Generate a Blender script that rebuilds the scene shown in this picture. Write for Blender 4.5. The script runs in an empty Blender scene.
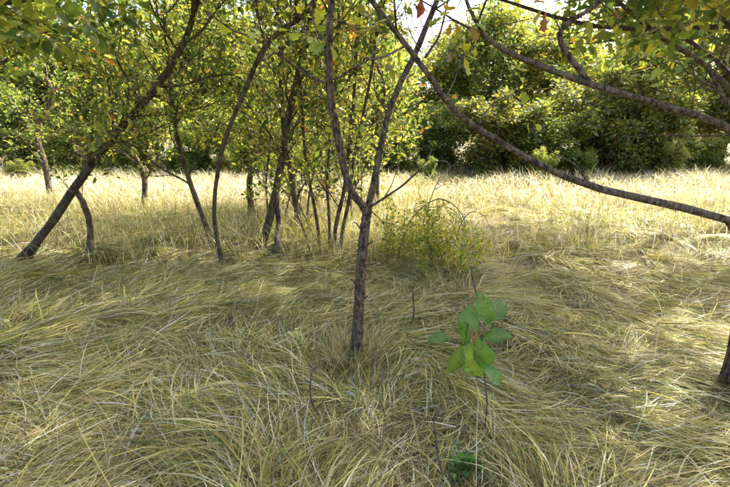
import bpy, math, random
import numpy as np
from mathutils import Vector

random.seed(7)
RNG = np.random.default_rng(11)
S = bpy.context.scene
COL = S.collection

# ------------------------------------------------------------------ camera
PITCH = math.radians(13.8)
EYE = 1.6
FPX = 421.8                       # focal length in photograph pixels (730 wide)
cam_data = bpy.data.cameras.new('camera')
cam_data.sensor_fit = 'HORIZONTAL'; cam_data.sensor_width = 36
cam_data.lens = 36 * FPX / 730
cam_data.clip_start = 0.05; cam_data.clip_end = 2000
cam = bpy.data.objects.new('camera', cam_data)
cam.location = (0, 0, EYE)
cam.rotation_euler = (math.radians(90) - PITCH, 0, 0)
COL.objects.link(cam); S.camera = cam

# ------------------------------------------------------------------ sky, sun, exposure
SUN_EL = math.radians(46); SUN_AZ = math.radians(52)     # azimuth from +Y towards +X
w = bpy.data.worlds.new('World'); S.world = w; w.use_nodes = True
nt = w.node_tree; nt.nodes.clear()
sky = nt.nodes.new('ShaderNodeTexSky'); sky.sky_type = 'NISHITA'; sky.sun_disc = False
sky.sun_elevation = SUN_EL; sky.sun_rotation = SUN_AZ
sky.air_density = 1.0; sky.dust_density = 6.0; sky.ozone_density = 1.0
bgn = nt.nodes.new('ShaderNodeBackground'); bgn.inputs['Strength'].default_value = 0.15
out = nt.nodes.new('ShaderNodeOutputWorld')
nt.links.new(sky.outputs[0], bgn.inputs['Color']); nt.links.new(bgn.outputs[0], out.inputs['Surface'])
sd = bpy.data.lights.new('sun', 'SUN'); sd.energy = 3.6; sd.angle = math.radians(0.6); sd.color = (1, .96, .89)
sun = bpy.data.objects.new('sun', sd)
sv = Vector((math.sin(SUN_AZ) * math.cos(SUN_EL), math.cos(SUN_AZ) * math.cos(SUN_EL), math.sin(SUN_EL)))
sun.rotation_euler = sv.to_track_quat('Z', 'Y').to_euler(); sun.location = (0, 0, 30)
COL.objects.link(sun)
S.view_settings.view_transform = 'Standard'; S.view_settings.look = 'None'
S.view_settings.gamma = 1; S.view_settings.use_curve_mapping = False
S.view_settings.exposure = 2.1
S.cycles.max_bounces = 4; S.cycles.diffuse_bounces = 3; S.cycles.transmission_bounces = 3; S.cycles.glossy_bounces = 2

# ------------------------------------------------------------------ photo pixel -> world
CP, SP = math.cos(PITCH), math.sin(PITCH)
def ray(px, py):
    u = (px - 365) / FPX; v = (243.5 - py) / FPX
    return np.array([u, CP + v * SP, -SP + v * CP])
def P(px, py, y):                       # point at world depth y
    d = ray(px, py); return np.array([0, 0, EYE]) + d * (y / d[1])
# ------------------------------------------------------------------ ground relief
class VNoise:
    def __init__(self, seed, n=64):
        self.g = np.random.default_rng(seed).random((n, n)) * 2 - 1; self.n = n
    def __call__(self, x, y, s):
        x = np.asarray(x, float) / s + 17.3; y = np.asarray(y, float) / s + 9.7
        i = np.floor(x).astype(int); j = np.floor(y).astype(int); fx = x - i; fy = y - j
        fx = fx * fx * (3 - 2 * fx); fy = fy * fy * (3 - 2 * fy); n = self.n; g = self.g
        a = g[i % n, j % n]; b = g[(i + 1) % n, j % n]; c = g[i % n, (j + 1) % n]; d = g[(i + 1) % n, (j + 1) % n]
        return (a * (1 - fx) + b * fx) * (1 - fy) + (c * (1 - fx) + d * fx) * fy
N1, N2, N3, N4, N5 = VNoise(1), VNoise(2), VNoise(3), VNoise(4), VNoise(5)
def gz(x, y):
    return 0.085 * N1(x, y, .42) + 0.06 * N2(x, y, 1.6) + 0.12 * N3(x, y, 9)
def G(px, py):                          # pixel on the ground
    d = ray(px, py); t = EYE / -d[2]
    for _ in range(4):
        p = np.array([0, 0, EYE]) + d * t; t = (EYE - float(gz(p[0], p[1]))) / -d[2]
    return np.array([0, 0, EYE]) + d * t

# ------------------------------------------------------------------ materials
def nodes(name):
    m = bpy.data.materials.new(name); m.use_nodes = True
    t = m.node_tree; t.nodes.clear()
    o = t.nodes.new('ShaderNodeOutputMaterial'); return m, t, o
def leafy(name, trans=.45, rough=.5, spec=.3, vary=.0, tint=(1.25, 1.2, .7)):
    """foliage: colour from the 'Col' attribute, light passes through the blade"""
    m, t, o = nodes(name); L = t.links.new
    a = t.nodes.new('ShaderNodeAttribute'); a.attribute_name = 'Col'
    src = a.outputs['Color']
    if vary:
        oi = t.nodes.new('ShaderNodeObjectInfo'); hs = t.nodes.new('ShaderNodeHueSaturation')
        mr = t.nodes.new('ShaderNodeMapRange'); mr.inputs['To Min'].default_value = .5 - vary * .03; mr.inputs['To Max'].default_value = .5 + vary * .035
        mv = t.nodes.new('ShaderNodeMapRange'); mv.inputs['To Min'].default_value = 1 - vary * .5; mv.inputs['To Max'].default_value = 1 + vary * .5
        ml = t.nodes.new('ShaderNodeMath'); ml.operation = 'MULTIPLY'; ml.inputs[1].default_value = 7.31
        fr = t.nodes.new('ShaderNodeMath'); fr.operation = 'FRACT'
        L(oi.outputs['Random'], mr.inputs['Value']); L(oi.outputs['Random'], ml.inputs[0]); L(ml.outputs[0], fr.inputs[0]); L(fr.outputs[0], mv.inputs['Value'])
        L(mr.outputs[0], hs.inputs['Hue']); L(mv.outputs[0], hs.inputs['Value']); L(src, hs.inputs['Color']); src = hs.outputs[0]
    p = t.nodes.new('ShaderNodeBsdfPrincipled'); p.inputs['Roughness'].default_value = rough
    p.inputs['Specular IOR Level'].default_value = spec
    tr = t.nodes.new('ShaderNodeBsdfTranslucent')
    mx = t.nodes.new('ShaderNodeMix'); mx.data_type = 'RGBA'; mx.blend_type = 'MULTIPLY'; mx.inputs['Factor'].default_value = 1
    mx.inputs[7].default_value = (*tint, 1)
    L(src, mx.inputs[6]); L(mx.outputs[2], tr.inputs['Color']); L(src, p.inputs['Base Color'])
    ms = t.nodes.new('ShaderNodeMixShader'); ms.inputs[0].default_value = trans
    L(p.outputs[0], ms.inputs[1]); L(tr.outputs[0], ms.inputs[2]); L(ms.outputs[0], o.inputs['Surface'])
    return m
def bark(name, c0, c1, scale=26, bump=.5):
    m, t, o = nodes(name); L = t.links.new
    tc = t.nodes.new('ShaderNodeTexCoord'); mp = t.nodes.new('ShaderNodeMapping'); mp.inputs['Scale'].default_value = (1, 1, .5)
    n = t.nodes.new('ShaderNodeTexNoise'); n.inputs['Scale'].default_value = scale; n.inputs['Detail'].default_value = 8; n.inputs['Roughness'].default_value = .65
    n2 = t.nodes.new('ShaderNodeTexNoise'); n2.inputs['Scale'].default_value = 5; n2.inputs['Detail'].default_value = 5
    v = t.nodes.new('ShaderNodeTexVoronoi'); v.inputs['Scale'].default_value = scale * 2.2
    L(tc.outputs['Object'], mp.inputs[0]); L(mp.outputs[0], n.inputs['Vector']); L(tc.outputs['Object'], n2.inputs['Vector']); L(mp.outputs[0], v.inputs['Vector'])
    r = t.nodes.new('ShaderNodeValToRGB'); r.color_ramp.elements[0].position = .40; r.color_ramp.elements[1].position = .62
    r.color_ramp.elements[0].color = (*c0, 1); r.color_ramp.elements[1].color = (*c1, 1)
    L(n.outputs[0], r.inputs[0])
    lich = t.nodes.new('ShaderNodeValToRGB'); lich.color_ramp.elements[0].position = .56; lich.color_ramp.elements[1].position = .70
    lich.color_ramp.elements[0].color = (0, 0, 0, 1); lich.color_ramp.elements[1].color = (.55, .55, .55, 1)
    L(n2.outputs[0], lich.inputs[0])
    mx = t.nodes.new('ShaderNodeMix'); mx.data_type = 'RGBA'; mx.inputs[7].default_value = (.17, .16, .115, 1)
    L(lich.outputs[0], mx.inputs[0]); L(r.outputs[0], mx.inputs[6])
    p = t.nodes.new('ShaderNodeBsdfPrincipled'); p.inputs['Roughness'].default_value = .85; p.inputs['Specular IOR Level'].default_value = .2
    b = t.nodes.new('ShaderNodeBump'); b.inputs['Strength'].default_value = bump; b.inputs['Distance'].default_value = .012
    ad = t.nodes.new('ShaderNodeMath'); ad.operation = 'ADD'; L(n.outputs[0], ad.inputs[0]); L(v.outputs[0], ad.inputs[1])
    L(ad.outputs[0], b.inputs['Height']); L(b.outputs[0], p.inputs['Normal']); L(mx.outputs[2], p.inputs['Base Color']); L(p.outputs[0], o.inputs['Surface'])
    return m
M_grass = leafy('grass_blades', .38, .45, .35, tint=(1.1, 1.07, .85))
M_leaf = leafy('tree_leaves', .55, .42, .4, tint=(1.6, 1.5, .7))
M_far = leafy('thicket_leaves', .5, .45, .5, vary=.6, tint=(1.7, 1.5, .7))
M_bark = bark('sapling_bark', (.03, .022, .016), (.195, .15, .112), 42, 1.0)
M_bark2 = bark('thin_tree_bark', (.035, .026, .018), (.15, .115, .08), 18)
M_dead = bark('dead_twig_bark', (.05, .037, .026), (.19, .15, .11), 40, .3)
M_cane = bark('bramble_cane', (.09, .06, .042), (.22, .16, .115), 40, .2)
def veined(m):
    t = m.node_tree; L = t.links.new; p = next(n for n in t.nodes if n.type == 'BSDF_PRINCIPLED'); at = next(n for n in t.nodes if n.type == 'ATTRIBUTE')
    tc = t.nodes.new('ShaderNodeTexCoord'); sx = t.nodes.new('ShaderNodeSeparateXYZ'); L(tc.outputs['Object'], sx.inputs[0])
    def mt(op, a, b=None):
        n = t.nodes.new('ShaderNodeMath'); n.operation = op
        for i, v in enumerate((a, b)):
            if v is None: continue
            if isinstance(v, (int, float)): n.inputs[i].default_value = v
            else: L(v, n.inputs[i])
        return n.outputs[0]
    side = mt('SUBTRACT', sx.outputs[0], mt('MULTIPLY', mt('ABSOLUTE', sx.outputs[1]), .8))
    vein = mt('POWER', mt('ABSOLUTE', mt('SINE', mt('ADD', mt('MULTIPLY', side, 21.), mt('MULTIPLY', sx.outputs[1], 2.5)))), .5)
    b = t.nodes.new('ShaderNodeBump'); b.inputs['Strength'].default_value = .35; b.inputs['Distance'].default_value = .004; L(vein, b.inputs['Height']); L(b.outputs[0], p.inputs['Normal'])
    n = t.nodes.new('ShaderNodeTexNoise'); n.inputs['Scale'].default_value = 9; n.inputs['Detail'].default_value = 6; L(tc.outputs['Object'], n.inputs['Vector'])
    r = t.nodes.new('ShaderNodeValToRGB'); r.color_ramp.elements[0].position = .30; r.color_ramp.elements[0].color = (.55, .42, .3, 1); r.color_ramp.elements[1].position = .44; r.color_ramp.elements[1].color = (1, 1, 1, 1); L(n.outputs[0], r.inputs[0])
    mx = t.nodes.new('ShaderNodeMix'); mx.data_type = 'RGBA'; mx.blend_type = 'MULTIPLY'; mx.inputs[0].default_value = 1; L(at.outputs['Color'], mx.inputs[6]); L(r.outputs[0], mx.inputs[7])
    v2 = t.nodes.new('ShaderNodeMapRange'); v2.inputs['From Max'].default_value = .45; v2.inputs['To Min'].default_value = 1.14; v2.inputs['To Max'].default_value = 1.0; L(vein, v2.inputs[0])
    m2 = t.nodes.new('ShaderNodeVectorMath'); m2.operation = 'SCALE'; L(mx.outputs[2], m2.inputs[0]); L(v2.outputs[0], m2.inputs['Scale'])
    for l in list(t.links):
        if l.from_node == at and l.to_node != mx: to = l.to_socket; t.links.remove(l); L(m2.outputs[0], to)
    return m
M_broad = veined(leafy('veined_leaf', .45, .35, .5, tint=(1.4, 1.35, .5)))
def ground_mat():
    m, t, o = nodes('soil_and_thatch'); L = t.links.new
    tc = t.nodes.new('ShaderNodeTexCoord')
    n = t.nodes.new('ShaderNodeTexNoise'); n.inputs['Scale'].default_value = 9; n.inputs['Detail'].default_value = 10; n.inputs['Roughness'].default_value = .7
    r = t.nodes.new('ShaderNodeValToRGB'); r.color_ramp.elements[0].color = (.05, .042, .022, 1); r.color_ramp.elements[1].color = (.24, .20, .095, 1)
    r.color_ramp.elements[0].position = .35; r.color_ramp.elements[1].position = .68
    L(tc.outputs['Object'], n.inputs['Vector']); L(n.outputs[0], r.inputs[0])
    p = t.nodes.new('ShaderNodeBsdfPrincipled'); p.inputs['Roughness'].default_value = .95; p.inputs['Specular IOR Level'].default_value = .1
    b = t.nodes.new('ShaderNodeBump'); b.inputs['Strength'].default_value = .8; b.inputs['Distance'].default_value = .03
    L(n.outputs[0], b.inputs['Height']); L(b.outputs[0], p.inputs['Normal']); L(r.outputs[0], p.inputs['Base Color']); L(p.outputs[0], o.inputs['Surface'])
    return m
M_ground = ground_mat()

# ------------------------------------------------------------------ object helpers
def link(name, me, mat=None, parent=None):
    o = bpy.data.objects.new(name, me)
    if mat is not None and not me.materials: me.materials.append(mat)
    COL.objects.link(o)
    if parent is not None: o.parent = parent
    return o
def thing(name, label, cat, group=None, loc=(0, 0, 0)):
    o = bpy.data.objects.new(name, None); COL.objects.link(o)
    o.empty_display_size = .1; o.location = loc
    o['label'] = label; o['category'] = cat
    if group: o['group'] = group
    return o
def tag(o, label, cat=None, group=None, kind=None):
    o['label'] = label
    if cat: o['category'] = cat
    if group: o['group'] = group
    if kind: o['kind'] = kind
    return o
def np_mesh(name, V, F, loops_per, C=None, smooth=False):
    """V (n,3), F flat loop indices, loops_per = list/array of face sizes"""
    me = bpy.data.meshes.new(name); V = np.asarray(V, np.float32); F = np.asarray(F, np.int32).ravel()
    me.vertices.add(len(V)); me.vertices.foreach_set('co', V.ravel())
    me.loops.add(len(F)); me.loops.foreach_set('vertex_index', F)
    lt = np.asarray(loops_per, np.int32); ls = np.concatenate([[0], np.cumsum(lt)[:-1]]).astype(np.int32)
    me.polygons.add(len(lt)); me.polygons.foreach_set('loop_start', ls); me.polygons.foreach_set('loop_total', lt)
    if smooth: me.polygons.foreach_set('use_smooth', np.ones(len(lt), bool))
    me.update(calc_edges=True); me.validate()
    if C is not None:
        at = me.color_attributes.new('Col', 'FLOAT_COLOR', 'POINT')
        C4 = np.ones((len(V), 4), np.float32); C4[:, :3] = C; at.data.foreach_set('color', C4.ravel())
    return me
def unit(v):
    v = np.asarray(v, float); return v / (np.linalg.norm(v, axis=-1, keepdims=True) + 1e-9)
def smooth_path(pts, n):
    pts = np.asarray(pts, float)
    if len(pts) == 2: t = np.linspace(0, 1, n)[:, None]; return pts[0] * (1 - t) + pts[1] * t
    q = np.vstack([2 * pts[0] - pts[1], pts, 2 * pts[-1] - pts[-2]])
    m = len(pts) - 1; res = []
    for s in np.linspace(0, m, n):
        i = min(int(s), m - 1); f = s - i; a, b, c, d = q[i], q[i + 1], q[i + 2], q[i + 3]
        res.append(.5 * (2 * b + (c - a) * f + (2 * a - 5 * b + 4 * c - d) * f * f + (3 * b - a - 3 * c + d) * f ** 3))
    return np.array(res)
class Tubes:
    def __init__(self): self.V = []; self.F = []; self.n = 0
    def add(self, path, radii, sides=6, rough=0.0, rng=None, flare=0.):
        path = np.asarray(path, float); k = len(path)
        r = np.interp(np.linspace(0, 1, k), np.linspace(0, 1, len(radii)), radii)
        if flare: r = r * (1 + flare * np.exp(-np.maximum(path[:, 2] - path[0, 2] - .12, 0) / .10))
        T = unit(np.gradient(path, axis=0)); ref = np.array([1., 0, 0]) if abs(T[0][0]) < .8 else np.array([0, 1., 0])
        A = unit(ref - (T @ ref)[:, None] * T); B = np.cross(T, A)
        ang = np.arange(sides) / sides * 2 * math.pi
        rr = r[:, None] * np.ones(sides)
        if rough: rr = rr * (1 + rough * (rng or RNG).normal(size=(k, sides)))
        V = path[:, None, :] + rr[..., None] * (np.cos(ang)[None, :, None] * A[:, None, :] + np.sin(ang)[None, :, None] * B[:, None, :])
        self.V.append(V.reshape(-1, 3)); i = np.arange(k - 1)[:, None] * sides; j = np.arange(sides)[None, :]; j2 = (j + 1) % sides
        self.F.append((np.stack([i + j, i + j2, i + sides + j2, i + sides + j], -1).reshape(-1, 4)) + self.n)
        self.caps = getattr(self, 'caps', []); self.caps.append((np.arange(sides)[::-1] + self.n, np.arange(sides) + self.n + (k - 1) * sides))
        self.n += k * sides
    def mesh(self, name):
        F = np.vstack(self.F); lp = [4] * len(F); flat = [F.ravel()]
        for a, b in self.caps: flat += [a, b]; lp += [len(a), len(b)]
        return np_mesh(name, np.vstack(self.V), np.concatenate(flat), lp, smooth=True)
def tube_part(name, pts, radii, mat, parent, sides=8, n=14, rough=.05):
    t = Tubes(); t.add(smooth_path(pts, n), radii, sides, rough); return link(name, t.mesh(name), mat, parent)

# leaf outlines: (along, across, lift)
DIAMOND = (np.array([[0, 0, 0], [.42, .30, .07], [1, 0, -.05], [.42, -.30, .07]]), [[0, 1, 2], [0, 2, 3]])
OVAL = (np.array([[0, 0, 0], [.28, .24, .06], [.68, .25, .04], [1, 0, -.1], [.68, -.25, .04], [.28, -.24, .06]]), [[0, 1, 2], [0, 2, 3], [0, 3, 4], [0, 4, 5]])
def leaf_mesh(name, pos, d, size, colour, shape, rng, droop=.3):
    tv, tf = shape; n = len(pos); d = unit(d + np.array([0, 0, -droop]) * rng.random((n, 1)))
    up = np.tile([0, 0, 1.], (n, 1)) + rng.normal(size=(n, 3)) * .55
    s = unit(np.cross(d, up)); nn = np.cross(s, d)
    V = pos[:, None, :] + size[:, None, None] * (tv[None, :, 0:1] * d[:, None, :] + tv[None, :, 1:2] * s[:, None, :] + tv[None, :, 2:3] * nn[:, None, :])
    k = len(tv); F = (np.array(tf)[None] + (np.arange(n) * k)[:, None, None])
    return np_mesh(name, V.reshape(-1, 3), F, [3] * (n * len(tf)), np.repeat(colour, k, 0))
def pick(rng, n, palette, weights, jit=.18):
    pal = np.array(palette); w_ = np.array(weights, float); w_ /= w_.sum()
    c = pal[rng.choice(len(pal), n, p=w_)]
    return np.clip(c * (1 + jit * rng.normal(size=(n, 1))) * (1 + .06 * rng.normal(size=(n, 3))), .008, .9)

# ------------------------------------------------------------------ tree grower
def offshoots(rng, path, count, t0, length, ang=(35, 65), lift=.15, pts=5, wob=.12, t1=.98):
    res = []; az = rng.random() * 6.28; k = len(path)
    for i in range(count):
        t = t0 + (t1 - t0) * (i + rng.random()) / count; f = t * (k - 1); a = min(int(f), k - 2)
        p = path[a] + (path[a + 1] - path[a]) * (f - a); d = unit(path[a + 1] - path[a])
        az += 2.4 + rng.normal() * .4
        ref = np.array([0, 0, 1.]) if abs(d[2]) < .9 else np.array([1., 0, 0])
        u = unit(np.cross(d, ref)); v = np.cross(d, u); th = math.radians(rng.uniform(*ang))
        q = unit(d * math.cos(th) + (u * math.cos(az) + v * math.sin(az)) * math.sin(th) + np.array([0, 0, lift]))
        L = length * (1 - .45 * t) * rng.uniform(.65, 1.25); out_ = [p]
        for _ in range(pts - 1):
            q = unit(q + rng.normal(size=3) * wob + np.array([0, 0, lift * .25])); out_.append(out_[-1] + q * L / (pts - 1))
        res.append(np.array(out_))
    return res
def leaves_on(rng, twigs, per, spread, t0=.15):
    pos, d = [], []
    for tw in twigs:
        k = len(tw); t = t0 + (1 - t0) * rng.random(per) ** .8; f = t * (k - 1); a = np.minimum(f.astype(int), k - 2)
        p = tw[a] + (tw[a + 1] - tw[a]) * (f - a)[:, None]; q = unit(tw[a + 1] - tw[a])
        r = rng.normal(size=(per, 3)); pos.append(p + r * spread); d.append(unit(q * .6 + r * .8))
    return np.vstack(pos), np.vstack(d)
def tree(name, label, cat, stems, n1, t0, L1, n2, L2, n3, L3, per, leaf, palette, weights, seed, mat_b=None, mat_l=None, group=None,
         lift=.2, ang1=(40, 70), shape=OVAL, spread=.03, keep=None, droop=.35, sides=8, stem_name='trunk', bake=True, rough=.05):
    """stems: list of (points, radii). Each stem and each limb is a part; twigs and the small leaves are one part each."""
    rng = np.random.default_rng(seed); mat_b = mat_b or M_bark2; mat_l = mat_l or M_leaf
    base = np.array(stems[0][0][0], float); root = thing(name, label, cat, group, tuple(base))
    limbs = []
    for i, (pts, rad) in enumerate(stems):
        gnd = np.asarray(pts[0])[2] < .25; sp = smooth_path(pts, 34 if gnd else 24) - base; t = Tubes(); t.add(sp, rad, sides, rough, rng, .8 if gnd else 0)
        link(stem_name if i == 0 else 'stem', t.mesh('stem'), mat_b, root)
        share = n1 if np.isscalar(n1) else n1[i]
        if share:
            for b in offshoots(rng, sp, share, t0, L1, ang1, lift, 6):
                limbs.append((b, max(rad[-1], .3 * rad[0]) * .75))
        limbs.append((None, sp))
    tw = Tubes(); twigs = []
    for b, r in limbs:
        if b is None:                                     # twigs at the top of the stem itself
            seconds = offshoots(rng, r, max(2, n2 // 2), .7, L2, (25, 60), lift, 4)
        else:
            t = Tubes(); t.add(smooth_path(b, 9), [r, r * .35], 6, .04, rng); link('branch', t.mesh('branch'), mat_b, root)
            seconds = offshoots(rng, b, n2, .2, L2, (35, 65), lift * .6, 4)
        for s2 in seconds:
            tw.add(s2, [.006, .003], 4); third = offshoots(rng, s2, n3, .15, L3, (30, 70), .05, 3); twigs.append(s2)
            for s3 in third: tw.add(s3, [.0032, .0015], 3); twigs.append(s3)
    pos, d = leaves_on(rng, twigs, per, spread)
    if keep is not None:
        m = keep(pos + base); pos, d = pos[m], d[m]
    link('twigs', tw.mesh('twigs'), mat_b, root)['kind'] = 'stuff'
    size = .86 * leaf * np.clip(np.exp(rng.normal(size=len(pos)) * .33), .4, 1.9)
    link('crown', leaf_mesh('crown', pos, d, size, pick(rng, len(pos), palette, weights), shape, rng, droop), mat_l, root)['kind'] = 'stuff'
    return root
def copy_tree(o, loc, rz, sc, label, parent=None):
    c = o.copy(); COL.objects.link(c)
    if parent is None: c.location = loc; c.rotation_euler = (0, 0, rz); c.scale = sc; c['label'] = label
    else: c.parent = parent
    for ch in o.children: copy_tree(ch, None, 0, None, None, c)
    return c

# ------------------------------------------------------------------ ground
def axis(lo, hi, near, fine, far_n):
    mid = np.arange(-near, near + 1e-6, fine)
    a = -near - (np.geomspace(1, 1 + (-lo - near), far_n)[1:] - 1); b = near + (np.geomspace(1, 1 + (hi - near), far_n)[1:] - 1)
    return np.concatenate([a[::-1], mid, b])
gx = axis(-700, 700, 8, .14, 34); gy = axis(-700, 700, 9, .14, 34)
X, Y = np.meshgrid(gx, gy, indexing='ij'); Z = gz(X, Y)
nx, ny = X.shape; idx = np.arange(nx * ny).reshape(nx, ny)
gf = np.stack([idx[:-1, :-1], idx[1:, :-1], idx[1:, 1:], idx[:-1, 1:]], -1).reshape(-1, 4)
g = link('ground', np_mesh('ground', np.stack([X, Y, Z], -1).reshape(-1, 3), gf, [4] * len(gf), smooth=True), M_ground)
tag(g, 'uneven brown soil and thatch under the matted meadow grass', kind='structure')

# ------------------------------------------------------------------ grass
def blades(rng, x, y, head, length, width, e0, e1, colour, K=5, z0=0., power=.7, curl=.5, curl0=0.):
    n = len(x); t = (np.arange(K - 1) + .5) / (K - 1)
    e = e0[:, None] + (e1 - e0)[:, None] * t[None] ** power
    h = head[:, None] + (rng.normal(size=n) * curl + curl0)[:, None] * t[None]
    st = (length / (K - 1))[:, None]
    dx = np.cos(e) * np.cos(h) * st; dy = np.cos(e) * np.sin(h) * st; dz = np.sin(e) * st
    px = x[:, None] + np.concatenate([np.zeros((n, 1)), np.cumsum(dx, 1)], 1)
    py = y[:, None] + np.concatenate([np.zeros((n, 1)), np.cumsum(dy, 1)], 1)
    base = gz(x, y) + z0
    pz = base[:, None] + np.concatenate([np.zeros((n, 1)), np.cumsum(dz, 1)], 1)
    lo = gz(px, py) + .004 + rng.random((n, 1)) * .05
    pz[:, 1:] = np.maximum(pz, lo)[:, 1:]
    tilt = rng.normal(size=n) * .6; ha = h[:, -1] + math.pi / 2
    sx = np.cos(ha) * np.cos(tilt); sy = np.sin(ha) * np.cos(tilt); sz = np.sin(tilt)
    prof = np.interp(np.arange(K - 1) / (K - 1), [0, .25, .7, 1], [.7, 1, .8, 0])
    Pm = np.stack([px, py, pz], -1); Sd = np.stack([sx, sy, sz], -1)[:, None] * (width[:, None] * .5 * prof[None])[..., None]
    V = np.empty((n, 2 * (K - 1) + 1, 3)); V[:, 0:2 * (K - 1):2] = Pm[:, :-1] - Sd; V[:, 1:2 * (K - 1):2] = Pm[:, :-1] + Sd; V[:, -1] = Pm[:, -1]
    kk = 2 * (K - 1) + 1; f = []
    for i in range(K - 2): f += [[2 * i, 2 * i + 1, 2 * i + 3], [2 * i, 2 * i + 3, 2 * i + 2]]
    f.append([2 * (K - 2), 2 * (K - 2) + 1, 2 * (K - 1)])
    F = np.array(f)[None] + (np.arange(n) * kk)[:, None, None]
    return V.reshape(-1, 3), F.reshape(-1, 3), np.repeat(colour, kk, 0)
class Sward:
    def __init__(self): self.V = []; self.F = []; self.C = []; self.n = 0
    def add(self, V, F, C): self.V.append(V); self.F.append(F + self.n); self.C.append(C); self.n += len(V)
    def build(self, name, mat):
        F = np.vstack(self.F); return link(name, np_mesh(name, np.vstack(self.V), F, [3] * len(F), np.vstack(self.C)), mat)
STRAW = (.50, .43, .20); PALE = (.65, .59, .42); OLIVE = (.28, .27, .07); GREEN = (.14, .19, .045); BROWN = (.16, .115, .06); GOLD = (.45, .39, .11)
GP = [STRAW, PALE, OLIVE, GREEN, BROWN, GOLD]
def flow(x, y):
    return .3 + 2.2 * N4(x, y, 1.05) + 1.2 * N5(x, y, 2.4)
def wedge(rng, n, y0, y1, half=.98, pad=.5):
    """random points in the part of the ground the picture can see, even per square metre"""
    y = np.sqrt(y0 * y0 + rng.random(n) * (y1 * y1 - y0 * y0)); return (rng.random(n) * 2 - 1) * (half * y + pad), y
def matted(rng, ntus, per, y0, y1, wid, lmin, lmax):
    tx, ty = wedge(rng, int(ntus * 1.6), y0, y1); kk = np.argsort(N5(tx + 3, ty + 8, .33) + .5 * N1(tx, ty, .5) + rng.normal(size=len(tx)) * .25)[-ntus:]; tx, ty = tx[kk], ty[kk]
    th = flow(tx, ty) + rng.normal(size=ntus) * .5; tl = rng.uniform(.45, 1.35, ntus); tb = np.exp(rng.normal(size=ntus) * .22); tc = rng.normal(size=ntus) * .7; hl = rng.uniform(.75, 1.2, ntus)
    tg = N2(tx + 40, ty, .9) * .8 + rng.normal(size=ntus) * .35          # greenness of the tussock
    r = rng.random((ntus, per)) ** .6 * .13; a = rng.random((ntus, per)) * 6.283
    x = (tx[:, None] + r * np.cos(a)).ravel(); y = (ty[:, None] + r * np.sin(a)).ravel(); n = len(x)
    head = np.repeat(th, per) + rng.normal(size=n) * .2
    wild = rng.random(n) < .07; head[wild] += rng.normal(size=wild.sum()) * 1.6
    gsel = np.repeat(tg, per) + rng.normal(size=n) * .45
    c = np.where((gsel > .45)[:, None], pick(rng, n, GP, [.10, .06, .5, .34, .05, .16]), pick(rng, n, GP, [.30, .22, .26, .06, .12, .26])) * np.repeat(tb, per)[:, None] * np.exp(rng.normal(size=(n, 1)) * .18)
    c = np.clip(c, .01, .75)
    ln = rng.uniform(lmin, lmax, n) * np.repeat(hl, per); e0 = np.radians(rng.uniform(10, 52, n) * np.repeat(tl, per)); e1 = np.radians(rng.uniform(-40, 2, n))
    return blades(rng, x, y, head, ln, wid * rng.uniform(.6, 1.3, n), e0, e1, c, 6, z0=-.01, power=.5, curl=.3, curl0=np.repeat(tc, per))
rg = np.random.default_rng(3)
s = Sward()
s.add(*matted(rg, 1350, 54, 1.15, 5.2, .0056, .30, .66))
s.add(*matted(rg, 420, 54, 1.05, 2.7, .0046, .2, .46))
n = 12000; x, y = wedge(rg, n, 1.05, 2.7)
s.add(*blades(rg, x, y, flow(x, y) + rg.normal(size=n) * 1.2, rg.uniform(.1, .3, n), .0042 * rg.uniform(.6, 1.3, n), np.radians(rg.uniform(3, 30, n)), np.radians(rg.uniform(-30, 5, n)), pick(rg, n, GP, [.3, .25, .2, .03, .3, .15], .3), 4))
n = 24000; x, y = wedge(rg, n, 1.1, 5.4)                                   # flat thatch lying underneath
s.add(*blades(rg, x, y, flow(x, y) + rg.normal(size=n) * .8, rg.uniform(.15, .4, n), .005 * rg.uniform(.6, 1.3, n), np.radians(rg.uniform(5, 35, n)), np.radians(rg.uniform(-30, 5, n)), pick(rg, n, GP, [.3, .2, .2, .03, .35, .15]), 4))
n = 700; x, y = wedge(rg, n, 1.1, 5.4)                                    # loose straws standing above the mat
s.add(*blades(rg, x, y, flow(x, y) + rg.normal(size=n) * .9, rg.uniform(.3, .6, n), .0034 * rg.uniform(.6, 1.3, n), np.radians(rg.uniform(45, 85, n)), np.radians(rg.uniform(-30, 40, n)), pick(rg, n, GP, [.35, .45, .1, .02, .05, .2]), 6, power=1.4))
tag(s.build('matted_grass', M_grass), 'long matted straw and olive grass swirling over the shaded foreground', 'grass', kind='stuff')
s = Sward()
s.add(*matted(rg, 1250, 26, 5.0, 10.5, .010, .3, .62))
n = 22000; x, y = wedge(rg, n, 5.3, 11); k = N2(x + 7, y, 1.5) + .5 * N1(x, y, .6)
m = rg.random(n) < np.clip(.45 + k, .12, 1); x, y = x[m], y[m]; n = len(x)
s.add(*blades(rg, x, y, rg.random(n) * 6.28, rg.uniform(.28, .62, n), .0075 * rg.uniform(.6, 1.3, n), np.radians(rg.uniform(60, 88, n)), np.radians(rg.uniform(-10, 65, n)), pick(rg, n, GP, [.32, .22, .30, .14, .06, .16]), 5, power=1.5))
tag(s.build('standing_grass', M_grass), 'taller yellow-green grass around the thin trunks behind the sapling', 'grass', kind='stuff')
s = Sward()
n = 66000; x, y = wedge(rg, n, 10.3, 27, .95, 2); k = N1(x, y, 1.3) + .7 * N2(x, y, 4.1)
c = np.where((k + rg.normal(size=n) * .3 > .45)[:, None], pick(rg, n, GP, [.25, .15, .45, .3, .1, .1]), pick(rg, n, GP, [.34, .70, .12, .03, .03, .03]))
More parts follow.
